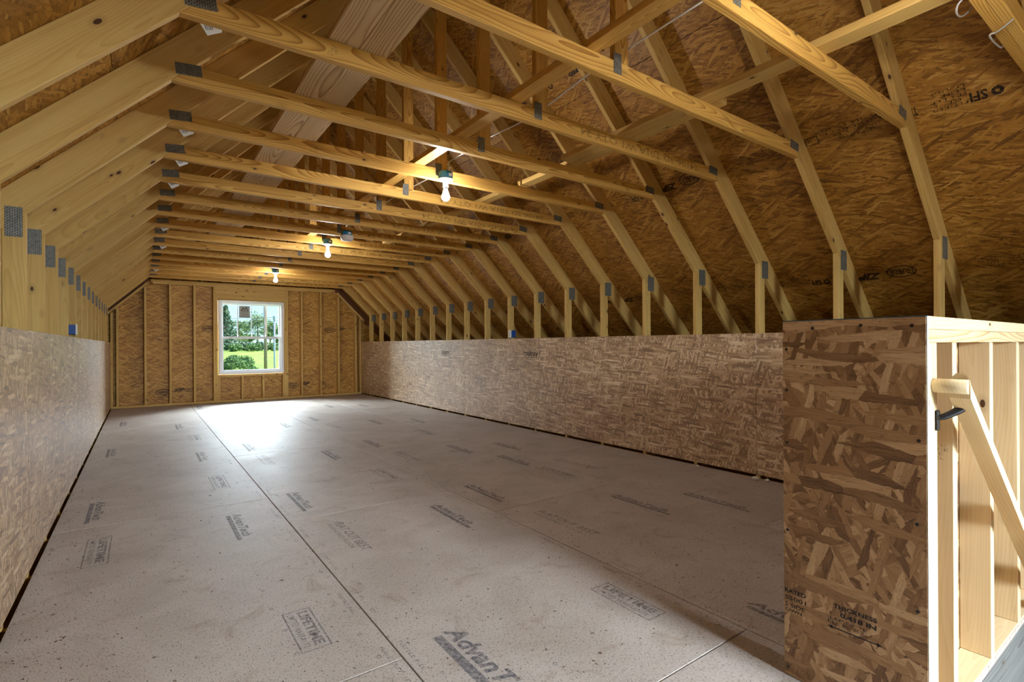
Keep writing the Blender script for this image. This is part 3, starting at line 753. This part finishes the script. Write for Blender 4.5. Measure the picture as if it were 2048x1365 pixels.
# ------------------------------------------------------------------ windows
def window(name, yface, sgn, label_sticker):
    w_ = empty(name, (XC, yface, WZ0), kind='structure'); L = w_.location
    def B(n, x0, x1, z0, z1, d0, d1, mat='vinyl', par=w_, bevel=.002):
        y0, y1 = yface + sgn * d0, yface + sgn * d1
        return boxo(n, V((x0, min(y0, y1), z0)) - L, V((x1, max(y0, y1), z1)) - L, mat, par, bevel)
    fr = .052
    B('window_frame', WX0, WX0 + fr, WZ0, WZ1, -.014, .13); B('window_frame', WX1 - fr, WX1, WZ0, WZ1, -.014, .13)
    B('window_frame', WX0 + fr, WX1 - fr, WZ1 - fr, WZ1, -.014, .13); B('window_frame', WX0 + fr, WX1 - fr, WZ0, WZ0 + fr, -.014, .13)
    zm = (WZ0 + WZ1) / 2; a, c = WX0 + fr, WX1 - fr; st = .034
    # lower sash in front, upper sash behind
    def sash(n, z0, z1, d0, d1, top, bot):
        bm = bmesh.new(); y0, y1 = sorted((yface + sgn * d0, yface + sgn * d1))
        o4 = ((a, z0), (c, z0), (c, z1), (a, z1)); i4 = ((a + st, z0 + bot), (c - st, z0 + bot), (c - st, z1 - top), (a + st, z1 - top))
        vs = [[bm.verts.new(V((x_, y_, z_)) - L) for x_, z_ in q] for q in (o4, i4) for y_ in (y0, y1)]
        of, ob_, jf, jb_ = vs
        for k in range(4):
            m_ = (k + 1) % 4
            bm.faces.new((of[k], of[m_], jf[m_], jf[k])); bm.faces.new((ob_[k], jb_[k], jb_[m_], ob_[m_]))
            bm.faces.new((of[k], ob_[k], ob_[m_], of[m_])); bm.faces.new((jf[k], jf[m_], jb_[m_], jb_[k]))
        bmesh.ops.recalc_face_normals(bm, faces=bm.faces)
        return to_obj(n, bm, 'vinyl', w_)
    lo = sash('lower_sash', WZ0 + fr, zm + .02, .03, .06, .05, st)
    up = sash('upper_sash', zm - .02, WZ1 - fr, .068, .098, st, .04)
    sub(B('pane', a + st, c - st, WZ0 + fr + st, zm - .03, .044, .047, 'glass', w_, 0), lo)
    sub(B('pane', a + st, c - st, zm + .02, WZ1 - fr - st, .082, .085, 'glass', w_, 0), up)
    gw = (c - a - 2 * st) / 4
    for i in (1, 2, 3):
        x = a + st + gw * i; sub(B('muntin', x - .009, x + .009, zm + .021, WZ1 - fr - st, .074, .081), up)
    if label_sticker:
        x0 = a + st + gw * 1 + .03; z1 = WZ1 - fr - st - .012; w0, h0 = .205, .25
        s = B('sticker', x0, x0 + w0, z1 - h0, z1, .0805, .0815, 'sticker', w_, 0)
        bpy.context.view_layer.update()
        yy = yface + .0805
        bm = bmesh.new()
        def bar(p, q, t):
            p, q = V(p), V(q); d = (q - p).normalized(); n = V((-d.y, d.x, 0)) * t / 2
            bm.faces.new([bm.verts.new(k) for k in (p - n, q - n, q + n, p + n)])
        pts = [(.02, .02, 0), (.055, .085, 0), (.085, .045, 0), (.115, .10, 0), (.15, .02, 0)]
        for p, q in zip(pts, pts[1:]): bar(p, q, .016)
        bar((.02, .02, 0), (.15, .02, 0), .012)
        me = bpy.data.meshes.new('printed_logo'); bm.to_mesh(me); bm.free()
        place_print('printed_logo', me, (x0 + .02, yy, z1 - .125), X, Z, 'ink', w_, .0008)
        place_print('printed_lines', micro(.15, .05, 3, 95), (x0 + .03, yy, z1 - .19), X, Z, 'tieink', w_, .0008)
        place_print('printed_lines', micro(.12, .02, 1, 96), (x0 + .04, yy, z1 - .235), X, Z, 'ink', w_, .0008)
    return w_
window('window_1', YF, 1, True)
window('window_2', YN, -1, False)

# ------------------------------------------------------------------ half wall at the stairs
hw = empty('wall_stair', (1.81, .5, 0), kind='structure'); HL = hw.location
HX, HY0, HY1, HZ = 1.800, .496, .898, 1.217
panel('wall_panel', V((HX, HY1, .002)) - HL, -Y, Z, HY1 - HY0, HZ - .004, SHEET, 'half', hw)
boxo('painted_edge', V((HX + .0005, HY0, HZ - .0019)) - HL, V((HX + SHEET, HY1, HZ + .0006)) - HL, 'edgeblue', hw, 0)
boxo('sawn_edge', V((HX + .0005, HY0 - .0015, .003)) - HL, V((HX + SHEET, HY0 - .0001, HZ - .003)) - HL, 'edgegreen', hw, 0)
B = lambda n, lo, hi, mat='clean': boxo(n, V(lo) - HL, V(hi) - HL, mat, hw)
x0 = HX + SHEET + .001
B('top_plate', (x0, HY0, HZ - .038), (4.243, HY0 + .089, HZ)); B('top_plate', (x0, HY0, HZ - .0765), (4.243, HY0 + .089, HZ - .0385), 'plank')
B('bottom_plate', (x0, HY0, -.022), (4.243, HY0 + .089, .004))
for i, sx in enumerate((x0, x0 + .0385, 2.040, 2.468, 2.872, 3.28, 3.69, 4.1)):
    B('stud', (sx, HY0, .0045), (sx + .038, HY0 + .089, HZ - .077), 'clean')
B('stud', (x0, HY1 - .039, .0045), (x0 + .089, HY1 - .001, HZ - .039)); B('top_plate', (x0, HY0 + .0895, HZ - .038), (x0 + .089, HY1 - .001, HZ)); B('bottom_plate', (x0, HY0 + .0895, .0005), (x0 + .089, HY1 - .0395, .004))
panel('wall_panel', V((4.24, HY0 + .0895 + SHEET, .002)) - HL, -X, Z, 4.24 - x0 - .09, HZ - .004, SHEET - .0005, 'half', hw)
bpy.context.view_layer.update()
pt = lambda s, h, wd, y, z, bold=.004, ik='bold': place_print('printed_lettering', text_mesh(s, h, wd, bold), (HX, y, z), -Y, Z, ik, hw)
pt('THICKNESS', .014, .122, .742, .292, .035); pt('0.418 IN', .015, .10, .722, .268, .04)
place_print('printed_lines', micro(.145, .026, 2, 97), (HX, .758, .238), -Y, Z, 'bold', hw)
bm = bmesh.new()
for q in (((.01, -.0019), (.145, -.0019), (.145, .0019), (.01, .0019)), ((0, 0), (.016, -.006), (.016, .006)), ((.155, 0), (.139, .006), (.139, -.006))): bm.faces.new([bm.verts.new((a, c, 0)) for a, c in q])
me = bpy.data.meshes.new('printed_arrow'); bm.to_mesh(me); bm.free()
place_print('printed_arrow', me, (HX, .760, .228), -Y, Z, 'bold', hw)
pt('RATED', .015, .07, .895, .285, .03); pt('SS001', .014, .07, .895, .262, .015); pt('S SIDE', .013, .065, .894, .238, .015); pt('OWN', .012, .055, .894, .221, .02)
# nail heads on the panel
for i, (y, z) in enumerate(((.80, 1.19), (.66, 1.195), (.53, 1.19), (.885, 1.12), (.885, .98), (.515, .86), (.885, .80), (.52, .62), (.885, .50), (.52, .37), (.885, .03), (.53, .03))):
    m = Matrix.Translation(V((HX, y, z)) - HL) @ Matrix.Rotation(-math.pi / 2, 4, 'Y')
    to_obj('nail_head', lathe(((.0052, -.0003), (.0052, .0005), (.0028, .0006)), 8), 'black', hw, m)
place_print('printed_lines', micro(.035, .055, 4, 98), (2.040 - .0, .55, .77), V((0, -1, 0)), Z, 'tieink', hw)

# ------------------------------------------------------------------ staircase and its well
well = empty('wall_stairwell', (3.0, 0, -2.6), kind='structure'); WL = well.location
B = lambda n, lo, hi, mat: boxo(n, V(lo) - WL, V(hi) - WL, mat, well)
B('rim_board', (OPEN[0], OPEN[3] + .002, -.30), (OPEN[1], OPEN[3] + .04, -.0225), 'grey'); B('rim_board', (OPEN[0], OPEN[2] - .04, -.30), (OPEN[1], OPEN[2] - .002, -.019), 'grey')
B('rim_board', (OPEN[0] - .04, OPEN[2], -.30), (OPEN[0] - .002, OPEN[3], -.019), 'grey'); B('rim_board', (OPEN[1] + .002, OPEN[2], -.30), (OPEN[1] + .04, OPEN[3], -.019), 'grey')
B('wallboard', (OPEN[0] - .04, OPEN[3] + .005, -2.6), (6.2, OPEN[3] + .02, -.301), 'concrete'); B('wallboard', (OPEN[0] - .04, OPEN[2] - .02, -2.6), (6.2, OPEN[2] - .005, -.301), 'concrete')  # unseen walls and landing, closing the well against light from below
B('wallboard', (OPEN[0] - .04, OPEN[2], -2.6), (OPEN[0] - .025, OPEN[3], -.301), 'concrete'); B('wallboard', (6.2, OPEN[2], -2.6), (6.215, OPEN[3], -.341), 'concrete')
B('landing', (OPEN[0] - .04, OPEN[2] - .02, -2.65), (6.22, OPEN[3] + .02, -2.602), 'floor')
st = empty('staircase', (1.85, 0, -2.6), 'pale wooden stairs descending to the right from the attic floor', 'stairs'); SL = st.location
for i in range(12):
    x = OPEN[0] + .005 + i * .25; z = -.2 * (i + 1)
    boxo('tread', V((x, OPEN[2] + .045, z - .028)) - SL, V((x + .275, OPEN[3] - .045, z)) - SL, 'clean', st)
    boxo('riser', V((x, OPEN[2] + .045, z + .0005)) - SL, V((x + .018, OPEN[3] - .045, z + .171)) - SL, 'clean', st)
for y in (OPEN[2] + .004, OPEN[3] - .042):
    p0, p1 = V((OPEN[0] + .1, y + .019, -.28)), V((OPEN[0] + 2.95, y + .019, -2.56))
    lumber('stringer', p0 - SL, p1 - SL, Z, .24, .036, 'clean', st)
# ---- handrail
hr = empty('handrail', (1.85, .42, 0), 'pale wooden stair handrail with mitred return on black bracket', 'handrail'); RL = hr.location
def rail_prof(wd, ht):
    pts = []
    for i in range(9):
        a = math.pi * i / 8; pts.append((math.cos(a) * wd / 2, ht * .45 + math.sin(a) * ht * .55))
    return [(wd / 2, 0)] + pts + [(-wd / 2, 0)]
def sweep(name, p0, p1, up, prof, cut0, cut1, mat, parent):
    """profile (side, up) swept p0->p1, ends cut by planes (point, normal)"""
    p0, p1 = V(p0), V(p1); d = (p1 - p0).normalized(); sd = d.cross(V(up)).normalized(); u = sd.cross(d)
    L = (p1 - p0).length; bm = bmesh.new(); R_ = []
    m = frame(p0, d, u)
    yd = V(m.col[1][:3])
    for pl, base in ((cut0, p0), (cut1, p1)):
        ring_ = []
        for s_, h_ in prof:
            q = base + yd * s_ + u * h_
            pp, pn = V(pl[0]), V(pl[1]); t = (pp - q).dot(pn) / d.dot(pn); q = q + d * t
            ring_.append(bm.verts.new(m.inverted() @ q))
        R_.append(ring_)
    k = len(prof)
    for i in range(k): bm.faces.new((R_[0][i], R_[0][(i + 1) % k], R_[1][(i + 1) % k], R_[1][i]))
    bm.faces.new(R_[0]); bm.faces.new(list(reversed(R_[1]))); bmesh.ops.recalc_face_normals(bm, faces=bm.faces)
    m2 = Matrix.Translation(-RL) @ m
    return to_obj(name, bm, mat, parent, m2)
RS = math.atan(.80)
rd_ = V((math.cos(RS), 0, -math.sin(RS)))
top = V((1.853, .436, .985))
prof = rail_prof(.046, .056)
sweep('rail', top, top + rd_ * 2.6, (math.sin(RS), 0, math.cos(RS)), prof, (top, (1, 0, 0)), (top + rd_ * 2.6, (1, 0, 0)), 'clean', hr)
cc = to_obj('rail_return', tube([(0, 0, 0), (0, .001, 0), (0, .078, 0), (0, .079, 0)], [.019, .0205, .0205, .019], 20), MAT['clean'], hr, Matrix.Translation(V((1.853, .4165, 1.017)) - RL), True)
br = [(1.874, .494, .925), (1.874, .482, .925), (1.886, .466, .934), (1.902, .446, .950), (1.914, .437, .962)]
arm = to_obj('bracket', tube(smooth_path([V(p) for p in br], 5), [.0075 + .005 * (q / 20) for q in range(21)], 12), 'black', hr, Matrix.Translation(-RL), True)
sub(boxo('bracket_plate', V((1.866, .487, .885)) - RL, V((1.882, .4955, .945)) - RL, 'black', hr, .003), arm)
m = Matrix.Translation(V((1.917, .437, .960)) - RL) @ Matrix.Rotation(RS, 4, 'Y')
sub(to_obj('bracket_saddle', prism(((-.028, -.009), (.028, -.009), (.034, .002), (-.034, .002)), -.014, .014, .004), 'black', hr, m), arm)

# ------------------------------------------------------------------ lamps, detector, boxes, cables
def oct_box(r, h):
    return lathe(((r * .96, 0), (r, .004), (r, h - .003), (r * .95, h)), 8)
def ceiling_lamp(name, k, y_face, label, cat, bulb=True, group='bulbs in plain lampholders'):
    yc = y_face - .062
    t = empty(name, (1.888, yc, 2.405), label, cat, group if bulb else None)
    to_obj('junction_box', oct_box(.054, .052), 'blue', t, Matrix.Rotation(math.pi / 8, 4, 'Z'))
    jb = t.children[-1]
    sub(boxo('box_sticker', (.001, -.0512, .012), (.028, -.0504, .036), 'paper', t, 0), jb)
    sub(boxo('mounting_ear', (-.02, .05, .01), (.02, .0615, .045), 'blue', t), jb)
    if bulb:
        to_obj('lampholder', lathe(((.020, -.062), (.021, -.045), (.022, -.026), (.032, -.014), (.053, -.010), (.056, -.004), (.056, -.0005)), 28), 'socket', t, None, True)
        bn = to_obj('bulb_neck', lathe(((.0165, -.088), (.0160, -.075), (.0158, -.0625)), 20), 'white', t, None, True)
        pr = [(.004, -.166)] + [(.031 * math.sin(a), -.136 - .031 * math.cos(a)) for a in [math.radians(d) for d in range(15, 120, 15)]] + [(.021, -.105), (.0175, -.0885)]
        to_obj('bulb_globe', lathe(pr, 24), 'bulb', t, None, True)
    else:
        db = to_obj('detector_body', lathe(((.030, -.060), (.055, -.057), (.064, -.048), (.066, -.034), (.071, -.031), (.072, -.012), (.070, -.0005)), 32), 'white', t, None, True)
        sub(to_obj('test_button', lathe(((.012, -.063), (.013, -.0605), (.013, -.0595)), 16), 'socket', t, Matrix.Translation((.018, -.01, 0)), True), db)
    return t
ceiling_lamp('ceiling_light', 4, yk(4), 'nearest of the lit bare bulbs, blue box on the tie', 'light')
ceiling_lamp('ceiling_light', 9, yk(9), 'middle lit bare bulb, just left of the smoke detector', 'light')
ceiling_lamp('ceiling_light', 14, yk(14), 'farthest lit bare bulb, right above the window', 'light')
ceiling_lamp('ceiling_light', -1, .482, 'lit bare bulb above the stair half wall', 'light')
d_ = ceiling_lamp('smoke_detector', 8, yk(8), 'round white smoke detector under a blue box on the tie', 'smoke detector', False)
d_.location.x = 1.93
# cable run from king post to king post
pts = [(2.02, .66, 2.66), (1.99, 1.0, 2.640), (1.965, 1.36, 2.612)]
for k in (1, 2, 3):
    z = {1: 2.588, 2: 2.545, 3: 2.565}[k]
    pts += [(1.945, yk(k) + .019, z), (1.958, yk(k) + .3, z + .005)]
pts += [(1.945, yk(4) - .02, 2.56), (1.93, yk(4) - .045, 2.50), (1.905, yk(4) - .055, 2.452)]
tag(to_obj('electrical_cable', tube(smooth_path(pts, 6), .0045, 6), 'cable', None, None, True), 'white electrical cable looping past the king posts to the nearest bulb', 'cable')
pts = [(1.93, yk(4) - .09, 2.457), (1.96, yk(4) - .02, 2.52), (1.96, yk(4) + .1, 2.53)]
for k in range(5, 10): pts += [(1.946, yk(k) + .019, 2.535), (1.955, yk(k) + .3, 2.55)]
pts = pts[:-2] + [(1.94, yk(9) - .03, 2.50), (1.895, yk(9) - .055, 2.452)]
tag(to_obj('electrical_cable', tube(smooth_path(pts, 5), .0045, 6), 'cable', None, None, True), 'white electrical cable running between the two nearer lit bulbs', 'cable')
lp = [(2.71, .563, 2.50), (2.69, .585, 2.475), (2.655, .60, 2.44), (2.595, .605, 2.412), (2.535, .60, 2.405), (2.515, .59, 2.42), (2.54, .575, 2.45), (2.60, .564, 2.50)]
tag(to_obj('cable_loop', tube(smooth_path([V(p) for p in lp], 5), .0035, 6), 'cablegrey', None, None, True), 'small grey cable loop hanging at the top right by the doubled truss', 'cable')
pts = [(2.775, .484, 2.4045), (2.81, .515, 2.4045), (2.835, .545, 2.4045), (2.835, .562, 2.405), (2.845, .565, 2.396), (2.916, .565, 2.397), (3.02, .564, 2.412), (3.06, .563, 2.45)]
tag(to_obj('cable_tail', tube(smooth_path([V(p) for p in pts], 5), .0035, 6), 'cablegrey', None, None, True), 'grey cable stapled across the doubled truss, upper right corner', 'cable')
# outlet box on a right post and one on a left post
ob = empty('switch_box', (XR + .0, yk(8) - .03, 1.24), 'navy blue switch box with white cover on a right wall post', 'electrical box'); OL = ob.location
boxo('box_body', V((XR - .002, yk(8) - .056, 1.245)) - OL, V((XR + .075, yk(8) - .001, 1.345)) - OL, 'darkblue', ob)
boxo('cover_plate', V((XR - .008, yk(8) - .060, 1.242)) - OL, V((XR - .0025, yk(8) + .012, 1.348)) - OL, 'white', ob)
for i in range(3): boxo('wire_slot', V((XR - .0092, yk(8) - .04, 1.265 + i * .025)) - OL, V((XR - .0081, yk(8) - .01, 1.272 + i * .025)) - OL, 'gap', ob, 0)
ob = empty('outlet_box', (XL, yk(8), 1.24), 'small white outlet box on a left wall post', 'electrical box'); OL = ob.location
boxo('cover_plate', V((XL + .002, yk(8) - .06, 1.250)) - OL, V((XL + .010, yk(8) + .012, 1.345)) - OL, 'white', ob)
boxo('box_body', V((XL - .06, yk(8) - .055, 1.255)) - OL, V((XL + .0015, yk(8) - .001, 1.340)) - OL, 'darkblue', ob)
for i in range(4): boxo('terminal', V((XL + .0105, yk(8) - .04, 1.262 + i * .02)) - OL, V((XL + .0125, yk(8) - .015, 1.274 + i * .02)) - OL, 'paper', ob, 0)

# ------------------------------------------------------------------ crumbs on the floor
bm = bmesh.new(); rd = random.Random(11)
for i in range(2400):
    y = 1.3 + 8.5 * rd.random() ** 1.6; x = rd.uniform(-.44, 4.2)
    if rd.random() < .3: x = -.44 + abs(rd.gauss(0, .18))
    if x > 1.7 and y < 1: continue
    s = rd.uniform(.0009, .0032) * (1.6 if rd.random() < .06 else 1); a = rd.uniform(0, 6.28); l = s * rd.uniform(.8, 2.6)
    ca, sa = math.cos(a), math.sin(a)
    b4 = [bm.verts.new((x + ca * u - sa * v, y + sa * u + ca * v, .0004)) for u, v in ((-l, -s), (l, -s * .6), (l * .8, s), (-l * .9, s * .7))]
    tp = bm.verts.new((x, y, s * .9))
    for j in range(4): bm.faces.new((b4[j], b4[(j + 1) % 4], tp))
o = to_obj('sawdust_crumbs', bm, 'dirt'); tag(o, 'brown sawdust crumbs and wood chips scattered over the subfloor', 'debris', None, 'stuff')
def scrap(x, y, sx, sy, sz, seed, label):
    rd = random.Random(seed); bm = bmesh.new(); bmesh.ops.create_icosphere(bm, subdivisions=2, radius=1)
    for v in bm.verts: v.co = (v.co.x * sx * rd.uniform(.75, 1.2), v.co.y * sy * rd.uniform(.75, 1.2), max(0, (v.co.z + .8)) * sz * rd.uniform(.7, 1.1))
    return tag(to_obj('paper_scrap', bm, 'paper', None, Matrix.Translation((x, y, .0005))), label, 'scrap', 'white scraps by the right wall')
scrap(4.17, 2.31, .022, .03, .016, 1, 'crumpled white scrap at the foot of the right wall, larger one')
scrap(4.19, 2.22, .015, .02, .012, 2, 'crumpled white scrap nearest the half wall panel, smaller one')
scrap(4.18, 2.87, .009, .012, .009, 3, 'tiny white crumb alone along the right wall foot')

# ------------------------------------------------------------------ outdoors
def gz(y): return -2.6 + (min(y, 84) - 14) * .0455 if y > 14 else -2.6
bm = bmesh.new(); rows_ = []
for j in range(40):
    y = -40 + j * 4.5 if j < 12 else 14 + (j - 12) * 4.6
    rows_.append([bm.verts.new((-90 + i * 9, y, gz(y) + (.12 * math.sin(i * 1.7 + j) if y > 16 else 0))) for i in range(24)])
for a, c in zip(rows_, rows_[1:]):
    for i in range(23): bm.faces.new((a[i], a[i + 1], c[i + 1], c[i]))
tag(to_obj('ground', bm, 'grass', None, None, True), kind='structure')
def foliage(bm, c, rx, ry, rz, n, size, rd, shell=.55):
    for i in range(n):
        while True:
            p = V((rd.uniform(-1, 1), rd.uniform(-1, 1), rd.uniform(-1, 1)))
            if shell < p.length < 1: break
        q = V(c) + V((p.x * rx, p.y * ry, p.z * rz)); s = size * rd.uniform(.6, 1.4)
        a = V((rd.uniform(-1, 1), rd.uniform(-1, 1), rd.uniform(-1, 1))).normalized(); b2 = a.orthogonal().normalized()
        bm.faces.new([bm.verts.new(q + a * s), bm.verts.new(q + b2 * s * .6), bm.verts.new(q - a * s), bm.verts.new(q - b2 * s * .6)])
def px_x(u, y):   # x of a window pixel column at depth y
    t = (u - 1024) / F_PX
    return y * (t * math.cos(YAW) + math.sin(YAW)) / (math.cos(YAW) - t * math.sin(YAW))
def px_z(u, v, y):
    x = px_x(u, y); fw = x * math.sin(YAW) + y * math.cos(YAW); return CAM_H + (V0 + .0058 * (1024 - u) - v) / F_PX * fw
def tree(name, u, vtop, y, width, kind, label, seed):
    rd = random.Random(seed); x = px_x(u, y); zb = gz(y); zt = px_z(u, vtop, y); h = zt - zb
    t = empty(name, (x, y, zb), label, 'tree', 'trees beyond the meadow')
    to_obj('trunk', tube([(0, 0, -.2), (.05, 0, h * .4), (0, .05, h * .9)], [.16, .11, .04], 7), 'bark', t)
    bm = bmesh.new()
    if kind == 'conifer':
        for i in range(9):
            f = i / 8; foliage(bm, (0, 0, h * (.15 + .8 * f)), width * (1 - f * .85), width * (1 - f * .85), h * .09, 260, .17, rd, .2)
        mt = 'conifer'
    else:
        for i in range(14):
            a = rd.uniform(0, 6.28); r = width * rd.uniform(.1, .75)
            zc = h * rd.uniform(.3, .9); k = 1 - .4 * abs(zc / h - .55)
            foliage(bm, (r * k * math.cos(a), r * k * math.sin(a), zc), width * .4, width * .4, h * .12, 130, .12, rd, .1)
        mt = 'leafpale' if kind == 'pale' else 'leaf'
    to_obj('foliage', bm, mt, t)
    return t
for i, (u, vt, y, wd, kd, lb) in enumerate((
        (452, 614, 84, 1.9, 'conifer', 'tall dark conifer at the left edge of the window view'),
        (478, 640, 92, 1.8, 'pale', 'pale leafy tree behind the window sticker'),
        (493, 648, 97, 1.6, 'leaf', 'green tree in the middle of the window view'),
        (515, 622, 86, 2.1, 'pale', 'tall pale leafy tree left of the utility pole'),
        (540, 642, 92, 1.7, 'leaf', 'green tree right of the utility pole'),
        (558, 652, 87, 1.3, 'pale', 'pale tree behind the grey metal post'))):
    tree('meadow_tree', u, vt, y, wd, kd, lb, 100 + i)
for i, u in enumerate((438, 455, 472, 489, 507, 525, 543, 561, 579)):
    y = 79 + 2.4 * (i % 2); x = px_x(u, y); rd = random.Random(200 + i); bm = bmesh.new()
    for j in range(4): foliage(bm, (rd.uniform(-.55, .55), rd.uniform(-.3, .3), .55 + rd.uniform(0, .35)), .6, .5, .6, 160, .12, rd, .1)
    o = to_obj('hedge_shrub', bm, 'conifer' if i % 2 else 'leaf', None, Matrix.Translation((x, y, gz(y) - .1)))
    tag(o, 'low hedge shrub along the far meadow edge, %s from the left' % ORD[i], 'shrub', 'hedge shrubs at the meadow edge')
rd = random.Random(5); y = 36; x = px_x(478, y); bz = px_z(478, 745, y)
b_r = empty('round_bush', (x, y, gz(y)), 'dense round green bush in the meadow below the window sticker', 'bush')
bm = bmesh.new()
for j in range(26):
    a = rd.uniform(0, 6.28); e = rd.uniform(-.3, 1.35); r = .78
    foliage(bm, (r * math.cos(a) * math.cos(e), r * math.sin(a) * math.cos(e), bz - gz(y) + .2 + r * .85 * math.sin(e)), .34, .34, .3, 190, .055, rd, .1)
to_obj('foliage', bm, 'leaf', b_r)
to_obj('stem', tube([(0, 0, -.1), (0, 0, 1.0)], .05, 6), 'bark', b_r)
def pole(name, u, vt, y, r, mat, label):
    x = px_x(u, y); zb = gz(y) - .2; zt = px_z(u, vt, y)
    t = empty(name, (x, y, zb), label, 'pole')
    to_obj('shaft', tube([(0, 0, 0), (0, 0, zt - zb)], [r, r * .85], 12), mat, t, None, True)
    return t, x, zt
p1, xp, zp_ = pole('utility_pole', 531, 560, 36, .105, 'bark', 'brown wooden utility pole seen through the right lites')
p2, xq, zq = pole('metal_post', 549, 640, 33, .055, 'steel', 'grey metal post right of the wooden utility pole')
to_obj('post_cap', lathe(((.08, 0), (.09, .05), (.09, .25), (.05, .3)), 10), 'steel', p2, Matrix.Translation((0, 0, zq - p2.location.z - .05)))
for i, (va, vb) in enumerate(((644, 640), (664, 662), (636, 632))):
    y = 36.113; pts = []
    for j in range(9):
        u = 400 + j * 25; pts.append((px_x(u, y), y, px_z(u, va + (vb - va) * j / 8 + 3 * math.sin(math.pi * j / 8), y)))
    tag(to_obj('power_line', tube(pts, .012, 5), 'wire'), 'thin black power line outside, %s from the top' % ['middle', 'lowest', 'highest'][i], 'wire', 'power lines outside')
bpy.context.view_layer.update()
